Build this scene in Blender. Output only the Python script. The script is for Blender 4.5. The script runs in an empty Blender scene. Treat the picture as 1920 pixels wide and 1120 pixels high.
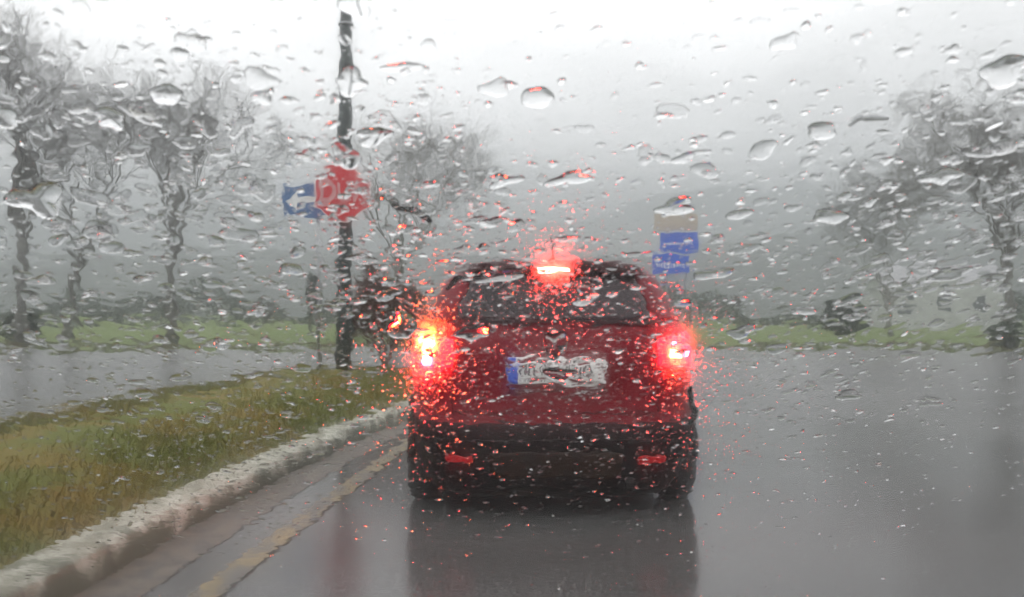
import bpy, math, random
import numpy as np
from mathutils import Vector, Matrix
R = math.radians
S = bpy.context.scene
COL = S.collection
# ------------------------------------------------------------------ camera
F = 1826.0                       # focal length in photograph pixels (1920 wide)
CAMZ = 1.18                      # seated eye height
HOR = 600.0                      # horizon row of the photograph
PITCH = math.atan((HOR-560.0)/F)
cd = bpy.data.cameras.new('camera'); cam = bpy.data.objects.new('camera', cd); COL.objects.link(cam)
cam.location = (0, 0, CAMZ); cam.rotation_euler = (R(90)+PITCH, 0, 0)
cd.sensor_width = 36.0; cd.lens = 36.0*F/1920.0; cd.clip_start = 0.02; cd.clip_end = 6000
cd.dof.use_dof = True; cd.dof.focus_distance = 1.15; cd.dof.aperture_fstop = 19.0
S.camera = cam
# ------------------------------------------------------------------ render / exposure
S.view_settings.view_transform = 'Standard'; S.view_settings.look = 'None'
S.view_settings.gamma = 1.0; S.view_settings.exposure = 0.95; S.view_settings.use_curve_mapping = False
S.render.engine = 'CYCLES'
cy = S.cycles
cy.max_bounces = 20; cy.transmission_bounces = 18; cy.glossy_bounces = 8; cy.diffuse_bounces = 2
cy.volume_bounces = 1; cy.transparent_max_bounces = 12
cy.sample_clamp_indirect = 60; cy.use_denoising = True; cy.caustics_refractive = True
try: cy.denoiser = 'OPENIMAGEDENOISE'
except Exception: pass
# ------------------------------------------------------------------ world: overcast sky
SUN_EL, SUN_AZ = R(48), R(200)
w = bpy.data.worlds.new('World'); S.world = w; w.use_nodes = True
nt = w.node_tree; nt.nodes.clear()
def N(t, tp, **kw):
    n = t.nodes.new(tp)
    for k, v in kw.items(): setattr(n, k, v)
    return n
def L(t, a, b): t.links.new(a, b)
out = N(nt, 'ShaderNodeOutputWorld'); bg = N(nt, 'ShaderNodeBackground')
sky = N(nt, 'ShaderNodeTexSky', sky_type='NISHITA'); sky.sun_disc = False
sky.sun_elevation = SUN_EL; sky.sun_rotation = SUN_AZ; sky.air_density = 1.5; sky.dust_density = 6
hs = N(nt, 'ShaderNodeHueSaturation'); hs.inputs['Saturation'].default_value = 0.1
L(nt, sky.outputs[0], hs.inputs['Color'])
tc = N(nt, 'ShaderNodeTexCoord'); sp = N(nt, 'ShaderNodeSeparateXYZ'); L(nt, tc.outputs['Generated'], sp.inputs[0])
def mapr(t, src, a, b, c, d, smooth=True):
    m = N(t, 'ShaderNodeMapRange')
    if smooth: m.interpolation_type = 'SMOOTHSTEP'
    for i, v in zip((1, 2, 3, 4), (a, b, c, d)): m.inputs[i].default_value = v
    L(t, src, m.inputs[0]); return m.outputs[0]
g = N(nt, 'ShaderNodeValToRGB'); L(nt, sp.outputs[2], g.inputs[0])
el = g.color_ramp.elements
el[0].position = 0.0; el[0].color = (2.0, 2.05, 2.1, 1)
el[1].position = 1.0; el[1].color = (14.5, 14.5, 14.5, 1)
for p, c in ((0.05, 2.5), (0.085, 4.6), (0.12, 8.6), (0.16, 13.2), (0.26, 15.2), (.5, 14.5)):
    e = el.new(p); e.color = (c, c*1.0, c*1.01, 1)
mp = N(nt, 'ShaderNodeMapping'); mp.inputs['Scale'].default_value = (1, 1, 2.6); mp.inputs['Location'].default_value = (.3, .1, .25)
L(nt, tc.outputs['Generated'], mp.inputs[0])
nz = N(nt, 'ShaderNodeTexNoise'); nz.inputs['Scale'].default_value = 2.2; nz.inputs['Detail'].default_value = 5; nz.inputs['Roughness'].default_value = .5
L(nt, mp.outputs[0], nz.inputs['Vector'])
cl = mapr(nt, nz.outputs[0], 0.34, 0.60, 0.76, 1.06)
mul = N(nt, 'ShaderNodeVectorMath', operation='SCALE'); L(nt, g.outputs[0], mul.inputs[0]); L(nt, cl, mul.inputs['Scale'])
mx = N(nt, 'ShaderNodeMix', data_type='RGBA'); mx.inputs[0].default_value = 0.9
L(nt, hs.outputs[0], mx.inputs[6]); L(nt, mul.outputs[0], mx.inputs[7])
L(nt, mx.outputs[2], bg.inputs[0]); bg.inputs[1].default_value = 0.098; L(nt, bg.outputs[0], out.inputs[0])
sd = bpy.data.lights.new('sun', 'SUN'); sun = bpy.data.objects.new('sun', sd); COL.objects.link(sun)
sd.energy = 0.5; sd.angle = R(25); sd.color = (1, .97, .93)
sun.rotation_euler = (R(90)-SUN_EL, 0, R(180)-SUN_AZ); sun.location = (0, 0, 30)

# ------------------------------------------------------------------ helpers
def tag(o, label=None, cat=None, group=None, kind=None):
    if label: o['label'] = label
    if cat: o['category'] = cat
    if group: o['group'] = group
    if kind: o['kind'] = kind
    return o
def link(name, me, mat=None, parent=None, smooth=False):
    o = bpy.data.objects.new(name, me); COL.objects.link(o)
    if mat: me.materials.append(mat)
    if smooth: me.shade_smooth()
    if parent: o.parent = parent
    return o
def empty(name, loc, rz=0):
    o = bpy.data.objects.new(name, None); COL.objects.link(o); o.location = loc; o.rotation_euler = (0, 0, rz); o.empty_display_size = .2
    return o
class MB:
    def __init__(s): s.v = []; s.f = []
    def add(s, vs, fs):
        b = len(s.v); s.v += [tuple(p) for p in vs]; s.f += [tuple(b+i for i in f) for f in fs]
    def box(s, c, d, rz=0, taper=1.0, bev=0.0):
        x, y, z = d[0]/2, d[1]/2, d[2]/2; cr, sr = math.cos(rz), math.sin(rz)
        vs = []
        if bev <= 0:
            for k in (-1, 1):
                t = 1 if k < 0 else taper
                for a, b in ((-1, -1), (1, -1), (1, 1), (-1, 1)):
                    vs.append((a*x*t, b*y*t, k*z))
            fs = [(3, 2, 1, 0), (4, 5, 6, 7)] + [(i, (i+1) % 4, (i+1) % 4+4, i+4) for i in range(4)]
        else:
            for k, q in ((-z, bev), (-z+bev, 0), (z-bev, 0), (z, bev)):
                for a, b in ((-1, -1), (1, -1), (1, 1), (-1, 1)):
                    vs.append((a*(x-q), b*(y-q), k))
            fs = [(3, 2, 1, 0), (12, 13, 14, 15)]
            for r in range(3): fs += [(r*4+i, r*4+(i+1) % 4, r*4+(i+1) % 4+4, r*4+i+4) for i in range(4)]
        s.add([(c[0]+p[0]*cr-p[1]*sr, c[1]+p[0]*sr+p[1]*cr, c[2]+p[2]) for p in vs], fs)
    def tube(s, pts, rad, n=8, cap=True):
        pts = [Vector(p) for p in pts]
        if not hasattr(rad, '__len__'): rad = [rad]*len(pts)
        vs = []
        for i, p in enumerate(pts):
            d = (pts[min(i+1, len(pts)-1)]-pts[max(i-1, 0)]).normalized()
            a = d.orthogonal().normalized() if i == 0 else (a0 - d*a0.dot(d)).normalized()
            a0 = a; b = d.cross(a)
            for k in range(n):
                t = 2*math.pi*k/n; vs.append(p+(a*math.cos(t)+b*math.sin(t))*rad[i])
        fs = []
        for i in range(len(pts)-1):
            for k in range(n): fs.append((i*n+k, i*n+(k+1) % n, (i+1)*n+(k+1) % n, (i+1)*n+k))
        if cap: fs += [tuple(range(n-1, -1, -1)), tuple((len(pts)-1)*n+k for k in range(n))]
        s.add(vs, fs)
    def prism(s, poly, y0, y1):       # poly in xz, extruded along y
        n = len(poly)
        s.add([(p[0], y0, p[1]) for p in poly]+[(p[0], y1, p[1]) for p in poly],
              [tuple(range(n)), tuple(range(2*n-1, n-1, -1))]+[(i, i+n, (i+1) % n+n, (i+1) % n) for i in range(n)])
    def build(s, name, mat=None, parent=None, smooth=False):
        me = bpy.data.meshes.new(name); me.from_pydata(s.v, [], s.f); me.update()
        import bmesh
        b = bmesh.new(); b.from_mesh(me); bmesh.ops.recalc_face_normals(b, faces=b.faces[:]) if len(s.f) < 200000 else None
        b.to_mesh(me); b.free()
        return link(name, me, mat, parent, smooth)
def fast_mesh(name, V, Fc):
    """V (n,3) float, Fc (m,k) int"""
    V = np.asarray(V, np.float32); Fc = np.asarray(Fc, np.int32); k = Fc.shape[1]
    me = bpy.data.meshes.new(name)
    me.vertices.add(len(V)); me.vertices.foreach_set('co', V.ravel())
    me.loops.add(Fc.size); me.loops.foreach_set('vertex_index', Fc.ravel())
    me.polygons.add(len(Fc)); me.polygons.foreach_set('loop_start', np.arange(0, Fc.size, k, dtype=np.int32))
    me.polygons.foreach_set('loop_total', np.full(len(Fc), k, np.int32))
    me.update(calc_edges=True); me.validate(); return me
def P(px, py, d):                     # photograph pixel at forward distance d (metres) -> world point
    return Vector(((px-960)/F*d, d, CAMZ+(HOR-py)/F*d))
# ------------------------------------------------------------------ materials
def pbr(name, col, rough=.6, metal=0, spec=.5, noise=None, bump=None, coat=0, emis=None, es=0, ior=None):
    m = bpy.data.materials.new(name); m.use_nodes = True; t = m.node_tree; b = t.nodes['Principled BSDF']
    b.inputs['Base Color'].default_value = (*col, 1); b.inputs['Roughness'].default_value = rough; b.inputs['Metallic'].default_value = metal
    b.inputs['Specular IOR Level'].default_value = spec; b.inputs['Coat Weight'].default_value = coat
    if ior: b.inputs['IOR'].default_value = ior
    if emis: b.inputs['Emission Color'].default_value = (*emis, 1); b.inputs['Emission Strength'].default_value = es
    co = N(t, 'ShaderNodeTexCoord')
    if noise:
        sc, c2, lo, hi = noise
        n = N(t, 'ShaderNodeTexNoise'); n.inputs['Scale'].default_value = sc; n.inputs['Detail'].default_value = 8; n.inputs['Roughness'].default_value = .65
        L(t, co.outputs['Object'], n.inputs['Vector'])
        f = mapr(t, n.outputs[0], lo, hi, 0, 1)
        x = N(t, 'ShaderNodeMix', data_type='RGBA'); x.inputs[6].default_value = (*col, 1); x.inputs[7].default_value = (*c2, 1)
        L(t, f, x.inputs[0]); L(t, x.outputs[2], b.inputs['Base Color'])
    if bump:
        sc, st, dist = bump
        n = N(t, 'ShaderNodeTexNoise'); n.inputs['Scale'].default_value = sc; n.inputs['Detail'].default_value = 6
        L(t, co.outputs['Object'], n.inputs['Vector'])
        bp = N(t, 'ShaderNodeBump'); bp.inputs['Strength'].default_value = st; bp.inputs['Distance'].default_value = dist
        L(t, n.outputs[0], bp.inputs['Height']); L(t, bp.outputs[0], b.inputs['Normal'])
    return m
M = {}
M['bark'] = pbr('bark', (.09, .087, .08), .9, noise=(6, (.15, .15, .135), .4, .65))
M['bark_pale'] = pbr('bark_pale', (.12, .115, .105), .9, noise=(6, (.18, .18, .16), .4, .65))
M['brown_twig'] = pbr('brown_twig', (.13, .085, .07), .9, noise=(5, (.17, .11, .09), .4, .6))
M['evergreen'] = pbr('evergreen', (.03, .045, .03), .85, noise=(3, (.055, .075, .045), .4, .6))
M['hill'] = pbr('hill_wood', (.028, .034, .03), .95, noise=(.02, (.05, .058, .05), .4, .6))
M['field'] = pbr('field_grass', (.08, .125, .016), .95, noise=(.25, (.11, .11, .03), .45, .7))
M['soil'] = pbr('soil', (.07, .09, .04), .95, noise=(.6, (.11, .08, .05), .4, .6))
M['turf'] = pbr('turf', (.080, .095, .007), .95, noise=(1.3, (.155, .105, .014), .42, .62))
M['post'] = pbr('dark_post', (.018, .025, .024), .6, spec=.25, noise=(4, (.03, .038, .036), .4, .6))
M['galv'] = pbr('galvanised', (.35, .36, .36), .45, metal=.6, noise=(12, (.28, .29, .3), .4, .6))
M['sign_red'] = pbr('sign_red', (.50, .012, .02), .35, noise=(4, (.40, .02, .025), .4, .7))
M['sign_white'] = pbr('sign_white', (.72, .72, .70), .4, noise=(9, (.60, .58, .55), .45, .7))
M['sign_blue'] = pbr('sign_blue', (.01, .085, .24), .35, noise=(4, (.012, .07, .2), .4, .7))
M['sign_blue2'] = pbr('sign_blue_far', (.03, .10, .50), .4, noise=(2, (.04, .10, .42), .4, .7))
M['sign_beige'] = pbr('sign_beige', (.42, .36, .29), .5, noise=(3, (.34, .31, .25), .4, .7))
M['paint'] = pbr('car_paint_red', (.14, .0025, .008), .34, spec=.10, noise=(3, (.11, .002, .006), .45, .7), coat=.08)
M['dark_paint'] = pbr('roof_paint_dark', (.035, .0015, .003), .34, spec=.12, noise=(3, (.025, .001, .002), .45, .7))
M['plastic'] = pbr('bumper_plastic', (.006, .0055, .006), .55, spec=.15, noise=(8, (.022, .018, .016), .45, .7), bump=(60, .15, .004))
M['skid_brown'] = pbr('brown_plastic', (.035, .018, .009), .6, spec=.15, noise=(5, (.02, .014, .012), .35, .6))  # brownish plastic of the skid plate, tone mottled by noise
M['tyre'] = pbr('tyre_rubber', (.018, .018, .018), .6, noise=(10, (.035, .032, .03), .4, .65))
M['rim'] = pbr('wheel_alloy', (.35, .35, .36), .35, metal=.8, noise=(8, (.2, .19, .18), .4, .7))
M['cglass'] = pbr('car_glass', (.010, .006, .008), .10, spec=.32, noise=(2, (.02, .014, .016), .4, .6))
M['chrome'] = pbr('chrome', (.7, .7, .72), .15, metal=1, noise=(9, (.55, .55, .57), .4, .6))
M['plate'] = pbr('plate_white', (.72, .72, .70), .4, noise=(14, (.6, .59, .56), .45, .65))
M['plate_ink'] = pbr('plate_ink', (.02, .02, .025), .5, noise=(14, (.04, .04, .04), .45, .65))
M['eu'] = pbr('plate_blue', (.03, .10, .55), .4, noise=(14, (.04, .12, .5), .45, .65))
M['lens'] = pbr('lamp_lens_red', (.45, .005, .012), .12, coat=.5, emis=(1, .0025, .010), es=5.5, noise=(20, (.35, .004, .01), .4, .6))
M['reflector_glow'] = pbr('reflector_red', (.5, .01, .015), .15, emis=(1, .01, .01), es=.08, noise=(40, (.35, .004, .01), .4, .6))  # passive reflectors, not lamps: a faint red glow is put into the material
def glow(name, col, s):
    m = bpy.data.materials.new(name); m.use_nodes = True; t = m.node_tree; t.nodes.clear()
    e = N(t, 'ShaderNodeEmission'); e.inputs[0].default_value = (*col, 1); e.inputs[1].default_value = s
    o = N(t, 'ShaderNodeOutputMaterial'); L(t, e.outputs[0], o.inputs[0]); return m
M['brake'] = glow('brake_lamp_light', (1, .018, .040), 85)
M['filament'] = glow('brake_filament_light', (1, .11, .035), 45)
M['high'] = glow('high_brake_light', (1, .045, .030), 90)
M['indicator'] = glow('indicator_light', (1, .14, .02), 65)
M['dash'] = pbr('dashboard_plastic', (.01, .01, .01), .8, noise=(30, (.014, .014, .014), .4, .6))
M['wall'] = pbr('pale_render', (.42, .43, .42), .9, noise=(1, (.36, .37, .36), .4, .6))
M['roof'] = pbr('roof_sheet', (.30, .30, .31), .8, noise=(1, (.25, .25, .26), .4, .6))
M['win'] = pbr('window_dark', (.06, .07, .08), .2, noise=(1, (.05, .06, .07), .4, .6))
# wet asphalt
def asphalt():
    m = bpy.data.materials.new('wet_asphalt'); m.use_nodes = True; t = m.node_tree; b = t.nodes['Principled BSDF']
    co = N(t, 'ShaderNodeTexCoord')
    n1 = N(t, 'ShaderNodeTexNoise'); n1.inputs['Scale'].default_value = 55; n1.inputs['Detail'].default_value = 4; L(t, co.outputs['Object'], n1.inputs['Vector'])
    n2 = N(t, 'ShaderNodeTexNoise'); n2.inputs['Scale'].default_value = .45; n2.inputs['Detail'].default_value = 6; L(t, co.outputs['Object'], n2.inputs['Vector'])
    c1 = N(t, 'ShaderNodeMix', data_type='RGBA'); c1.inputs[6].default_value = (.06, .06, .059, 1); c1.inputs[7].default_value = (.145, .144, .14, 1)
    L(t, mapr(t, n1.outputs[0], .35, .7, 0, 1), c1.inputs[0])
    c2 = N(t, 'ShaderNodeMix', data_type='RGBA', blend_type='MULTIPLY'); c2.inputs[0].default_value = 1
    L(t, c1.outputs[2], c2.inputs[6]); cr = N(t, 'ShaderNodeCombineColor')
    v = mapr(t, n2.outputs[0], .3, .7, .75, 1.2)
    for i in range(3): L(t, v, cr.inputs[i])
    L(t, cr.outputs[0], c2.inputs[7]); L(t, c2.outputs[2], b.inputs['Base Color'])
    sx = N(t, 'ShaderNodeVectorMath', operation='DISTANCE'); L(t, co.outputs['Object'], sx.inputs[0]); sx.inputs[1].default_value = (.25, 5.2, 0)
    far = mapr(t, sx.outputs['Value'], 2.2, 9.0, 0, .19)      # standing water where traffic waits, coarser beyond
    ad = N(t, 'ShaderNodeMath', operation='ADD'); L(t, far, ad.inputs[0]); L(t, mapr(t, n2.outputs[0], .32, .68, .03, .08), ad.inputs[1])
    L(t, ad.outputs[0], b.inputs['Roughness'])
    b.inputs['IOR'].default_value = 1.5
    bp = N(t, 'ShaderNodeBump'); bp.inputs['Strength'].default_value = .10; bp.inputs['Distance'].default_value = .01
    L(t, n1.outputs[0], bp.inputs['Height']); L(t, bp.outputs[0], b.inputs['Normal'])
    return m
M['asphalt'] = asphalt()
M['yellow'] = pbr('worn_yellow_paint', (.25, .18, .065), .35, noise=(6, (.085, .08, .07),   .42, .58))
def kerb_mat():
    m = pbr('kerb_concrete', (.44, .44, .37), .5, noise=(7, (.19, .18, .13), .40, .60), bump=(30, .3, .01)); t = m.node_tree; b = t.nodes['Principled BSDF']
    src = b.inputs['Base Color'].links[0].from_socket
    co = N(t, 'ShaderNodeTexCoord'); sx = N(t, 'ShaderNodeSeparateXYZ'); L(t, co.outputs['Object'], sx.inputs[0])
    md = N(t, 'ShaderNodeMath', operation='PINGPONG'); md.inputs[1].default_value = .38; L(t, sx.outputs[1], md.inputs[0])
    j = mapr(t, md.outputs[0], .0, .014, 1, 0)
    n = N(t, 'ShaderNodeTexNoise'); n.inputs['Scale'].default_value = 3.5; n.inputs['Detail'].default_value = 7; L(t, co.outputs['Object'], n.inputs['Vector'])
    ad = N(t, 'ShaderNodeMath', operation='MULTIPLY_ADD'); L(t, sx.outputs[2], ad.inputs[0]); ad.inputs[1].default_value = -2.2; L(t, n.outputs[0], ad.inputs[2])
    g = mapr(t, ad.outputs[0], .16, .40, 0, 1)
    x = N(t, 'ShaderNodeMix', data_type='RGBA'); L(t, g, x.inputs[0]); L(t, src, x.inputs[6]); x.inputs[7].default_value = (.075, .085, .055, 1)
    y = N(t, 'ShaderNodeMix', data_type='RGBA'); L(t, j, y.inputs[0]); L(t, x.outputs[2], y.inputs[6]); y.inputs[7].default_value = (.03, .028, .022, 1)
    L(t, y.outputs[2], b.inputs['Base Color']); return m
M['kerb'] = kerb_mat()
M['gutter'] = pbr('gutter_grit', (.13, .105, .08), .55, noise=(9, (.055, .05, .045), .42, .6), bump=(40, .4, .01))

# ------------------------------------------------------------------ ground, roads, hills
rnd = random.Random(7); nr = np.random.default_rng(5)
def quad(name, pts, mat, kind='structure'):
    me = bpy.data.meshes.new(name); me.from_pydata(pts, [], [tuple(range(len(pts)))]); me.update()
    return tag(link(name, me, mat), kind=kind)
quad('ground', [(-3000, -200, -.06), (3000, -200, -.06), (3000, 4000, -.06), (-3000, 4000, -.06)], M['soil'])
quad('road', [(-70, -12, 0), (70, -12, 0), (70, 39.3, 0), (-70, 39.3, 0)], M['asphalt'])
# field beyond the crossing, gently rising
xs = np.linspace(-260, 260, 105); ys = np.concatenate([[39.3, 39.5, 40.5], np.linspace(42, 300, 60)])
X, Y = np.meshgrid(xs, ys)
Z = np.where(Y < 39.4, -.05, .04) + np.clip((Y-40)/160, 0, 2)*1.35 + .05*np.sin(X*.35)*np.clip((Y-40)/8, 0, 1) + .2*np.sin(X*.04+Y*.03)*np.clip((Y-45)/60, 0, 1)
def grid_faces(ny, nx):
    i = np.arange(ny*nx).reshape(ny, nx)
    return np.stack([i[:-1, :-1], i[:-1, 1:], i[1:, 1:], i[1:, :-1]], -1).reshape(-1, 4)
tag(link('field', fast_mesh('field', np.stack([X, Y, Z], -1).reshape(-1, 3), grid_faces(*X.shape)), M['field'], smooth=True), kind='structure')
def field_z(x, y): return float(.04+min(max((y-40)/160, 0), 2)*1.35)
def ridge(name, y0, depth, prof, seed):
    xs = np.linspace(-y0*1.1, y0*1.1, 221); t = np.linspace(0, 1, 24)
    X, T = np.meshgrid(xs, t); px = 960+F*X/y0
    H = np.interp(px, [p[0] for p in prof], [p[1] for p in prof]); H = CAMZ+(HOR-H)/F*(y0+depth*.6)
    r = np.random.default_rng(seed); nzz = sum(r.uniform(.3, 1)*np.sin(X/y0*fq+r.uniform(0, 6)+T*3)*(1/fq**.8) for fq in (9, 17, 31, 57, 101, 163))
    Z = (H*(1+.5*nzz))*np.sin(np.clip(T, 0, 1)*math.pi*.5)**.8 - 1
    return tag(link(name, fast_mesh(name, np.stack([X, y0+T*depth, Z], -1).reshape(-1, 3), grid_faces(*X.shape)), M['hill'], smooth=True), kind='structure')
ridge('near_hill', 330, 160, [(-400, 480), (0, 450), (300, 440), (520, 445), (700, 470), (1000, 470), (1300, 455), (1500, 425), (1750, 400), (2300, 420)], 1)
ridge('far_hill', 800, 400, [(-400, 390), (0, 380), (500, 385), (800, 395), (1100, 375), (1400, 345), (1700, 330), (2300, 350)], 2)

# traffic island
inner = [(-2.20, -3), (-2.18, 1.5), (-2.15, 4.1), (-2.06, 6.2), (-1.90, 8.2), (-1.73, 9.9), (-1.42, 12), (-1.28, 14), (-1.22, 16), (-1.32, 18), (-1.75, 19.6), (-2.6, 20.5), (-3.6, 20.5), (-4.3, 19.0), (-4.75, 16.5), (-5.05, 13), (-5.2, 9.9), (-5.35, 4), (-5.4, -3)]
def resample(pts, n):
    p = np.array(pts, float)
    for _ in range(3):
        q = [p[0]]
        for a, b in zip(p[:-1], p[1:]): q += [a*.75+b*.25, a*.25+b*.75]
        q.append(p[-1]); p = np.array(q)
    d = np.r_[0, np.cumsum(np.linalg.norm(np.diff(p, axis=0), axis=1))]; s = np.linspace(0, d[-1], n)
    return np.stack([np.interp(s, d, p[:, 0]), np.interp(s, d, p[:, 1])], -1)
I = resample(inner, 260)
tn = np.gradient(I, axis=0); tn /= np.linalg.norm(tn, axis=1)[:, None]; nrm = np.stack([tn[:, 1], -tn[:, 0]], -1)   # outward (towards the lane)
def strip(name, offs, mat, jit=0):
    V = []; k = len(offs)
    for (o, z) in offs:
        q = I+nrm*(o+ (nr.normal(0, jit, len(I))[:, None] if jit else 0)); V.append(np.c_[q, np.full(len(I), z)])
    V = np.concatenate(V); i = np.arange(k*len(I)).reshape(k, len(I))
    f = np.stack([i[:-1, :-1], i[:-1, 1:], i[1:, 1:], i[1:, :-1]], -1).reshape(-1, 4)
    return link(name, fast_mesh(name, V, f), mat)
tag(strip('kerb', [(-.02, -.02), (-.005, .135), (.02, .15), (.22, .148), (.245, .135), (.262, .10), (.275, -.02)], M['kerb'], .004), kind='structure')
tag(strip('gutter', [(.27, .005), (.42, .0055), (.56, .005)], M['gutter'], 0), kind='structure')
# grass of the island (mounded)
c = I.mean(0); ks = np.linspace(1, 0, 22); V = []
mid = np.array([[(-3.75 if y < 17 else -3.0), np.clip(y, -3, 18.8)] for y in I[:, 1]])
for k in ks:
    q = mid+(I-mid)*k; z = .13+.10*(1-k**2)+.02*np.sin(q[:, 0]*3.1+q[:, 1]*1.7)*(1-k); V.append(np.c_[q, z])
V = np.concatenate(V); i = np.arange(len(ks)*len(I)).reshape(len(ks), len(I))
tag(link('turf', fast_mesh('turf', V, np.stack([i[:-1, :-1], i[:-1, 1:], i[1:, 1:], i[1:, :-1]], -1).reshape(-1, 4)), M['turf'], smooth=True), kind='structure')
def blades(name, bx, by, bz, h, wd, mat, label):
    n = len(bx); a = nr.uniform(0, 6.28, n); ln = nr.normal(0, .45, (n, 2))*h[:, None]
    A = np.c_[bx-np.cos(a)*wd, by-np.sin(a)*wd, bz]; B = np.c_[bx+np.cos(a)*wd, by+np.sin(a)*wd, bz]; C = np.c_[bx+ln[:, 0], by+ln[:, 1], bz+h]
    V = np.stack([A, B, C], 1).reshape(-1, 3)
    return tag(link(name, fast_mesh(name, V, np.arange(3*n).reshape(-1, 3)), mat), label, 'grass', kind='stuff')
n = 60000; ii = nr.integers(0, len(I), n); kk = np.sqrt(nr.uniform(0, 1, n)); q = mid[ii]+(I[ii]-mid[ii])*kk[:, None]
blades('grass', q[:, 0]+nr.normal(0, .04, n), q[:, 1]+nr.normal(0, .1, n), .13+.10*(1-kk**2)-.01, nr.uniform(.03, .10, n), nr.uniform(.004, .009, n), M['turf'], 'short olive and brown grass covering the kerbed traffic island')
n = 26000; bx = nr.uniform(-45, 45, n); by = 39.4+np.abs(nr.normal(0, 1.1, n)); M['verge'] = pbr('verge_grass', (.075, .085, .03), .95, noise=(.5, (.12, .095, .05), .42, .6))
blades('verge_grass', bx, by, np.full(n, .0), nr.uniform(.08, .30, n), nr.uniform(.012, .03, n), M['verge'], 'rough brownish verge grass along the far edge of the crossing road')
# worn yellow edge line
yl = resample([(-1.44, -2), (-1.38, 2.5), (-1.30, 4.49), (-1.21, 6.16), (-1.04, 8.6), (-.86, 11), (-.74, 14), (-.72, 17)], 80)
V = np.r_[np.c_[yl-[.065, 0], np.full(80, .0085)], np.c_[yl+[.065, 0], np.full(80, .0085)]]; i = np.arange(160).reshape(2, 80)
tag(link('road_marking', fast_mesh('road_marking', V, np.stack([i[:-1, :-1], i[1:, :-1], i[1:, 1:], i[:-1, 1:]], -1).reshape(-1, 4)), M['yellow']), kind='structure')

# ------------------------------------------------------------------ trees
def tree(name, px, base_py, top_py, d, halfw, seed, label, mat='bark', cat='tree', group=None, tr=.16, lean=0, fork=.30, dens=1.0, twig=.0065, lower=.28):
    rr = random.Random(seed); b = P(px, base_py, d); z0 = field_z(b.x, d) if d > 39 else .12
    Ht = P(px, top_py, d).z - z0
    root = empty(name, (b.x, d, z0-.05)); tag(root, label, cat, group)
    trunk, crown = MB(), MB()
    segs = [0]
    cc = Vector((lean*Ht, 0, Ht*(.5+lower*.5))); hv = Ht*(1-lower)/2*1.04
    def inside(p):
        e = (p-cc); return (e.x/halfw)**2+(e.y/halfw)**2+(e.z/hv)**2 < 1.0
    def branch(p, dr, r, ln, lv, mb):
        nseg = 5 if lv < 3 else 3
        pts = [p.copy()]; rad = [r]; q = p.copy(); dd = dr.copy()
        for s in range(nseg):
            j = .16 if lv < 3 else .28
            dd = (dd+Vector((rr.gauss(0, j), rr.gauss(0, j), rr.gauss(0, j)+.06))).normalized()
            q = q+dd*(ln/nseg); pts.append(q.copy()); rad.append(max(r*(1-.5*(s+1)/nseg), twig))
            if lv > 1 and not inside(q) and rr.random() < .75: break
        mb.tube(pts, rad, 7 if lv < 1 else (4 if lv < 3 else 3), cap=False); segs[0] += len(pts)
        if lv >= 6 or segs[0] > 11000*dens: return
        nch = (4, 4, 4, 4, 4, 3)[lv]
        for k in range(nch):
            f = .35+.65*(k+rr.random()*.7)/nch; ix = min(int(f*(len(pts)-1)), len(pts)-2); fr = f*(len(pts)-1)-ix
            s0 = pts[ix].lerp(pts[ix+1], min(fr, 1)); base = (pts[ix+1]-pts[ix]).normalized()
            ax = Vector((rr.gauss(0, 1), rr.gauss(0, 1), rr.gauss(0, .5))); ax = (ax-base*ax.dot(base)).normalized()
            an = rr.uniform(.35, .95); nd = (base*math.cos(an)+ax*math.sin(an)+Vector((0, 0, .16))).normalized()
            branch(s0, nd, max(rad[ix]*rr.uniform(.5, .75), twig), ln*rr.uniform(.58, .82), lv+1, crown)
        if lv < 5: branch(pts[-1], dd, rad[-1], ln*.7, lv+1, crown)
    th = Ht*fork; tp = [Vector((0, 0, 0))]; r0 = tr*Ht/12
    for s in range(1, 6): tp.append(Vector((lean*Ht*.5*s/5+rr.gauss(0, .03), rr.gauss(0, .03), th*s/5)))
    trunk.tube(tp, [r0*1.35, r0*1.05, r0*.95, r0*.9, r0*.85, r0*.8], 9)
    for k in range(rr.choice((3, 4, 4))):
        a = k*2.1+rr.random()*1.2; an = rr.uniform(.2, .62)
        branch(tp[-1]-Vector((0, 0, rr.random()*th*.25)), Vector((math.cos(a)*math.sin(an), math.sin(a)*math.sin(an), math.cos(an))), r0*.55, Ht*.30, 1, crown)
    branch(tp[-1], Vector((lean, 0, 1)).normalized(), r0*.62, Ht*.30, 1, crown)
    me_t = trunk.build('trunk', M[mat], root, True)
    me = bpy.data.meshes.new('branches'); me.from_pydata(crown.v, [], crown.f); me.update(); link('branches', me, M[mat], root, True)
    return root
G1 = 'bare roadside trees beyond the crossing road'
tree('bare_tree', 42, 640, 25, 42.5, 4.6, 11, 'tall bare tree at the far left edge, its thick trunk rising from the verge', group=G1, tr=.23, fork=.34)
tree('bare_tree', 128, 640, 70, 44, 4.6, 23, 'slightly leaning bare tree, second from the left edge', group=G1, tr=.17, lean=.05, fork=.26)
tree('bare_tree', 322, 640, 105, 43, 5.5, 31, 'bare spreading tree standing alone left of the blue arrow sign', group=G1, tr=.20, fork=.36)
tree('bare_tree', 742, 635, 135, 50, 5.4, 47, 'bare wide-crowned tree directly behind the stop sign and the red car', group=G1, tr=.22, lean=.0, fork=.30, mat='bark_pale')
tree('bare_tree', 1890, 640, 120, 43.5, 7.6, 59, 'large bare tree at the right edge with a dark shrub at its foot', group=G1, tr=.26, fork=.30, dens=1.9, mat='bark_pale')
tree('bare_tree', 1668, 625, 225, 62, 6.2, 61, 'bare rounded tree in front of the pale building', group=G1, tr=.14, fork=.2, dens=1.6, mat='bark_pale', lower=.15)
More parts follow.
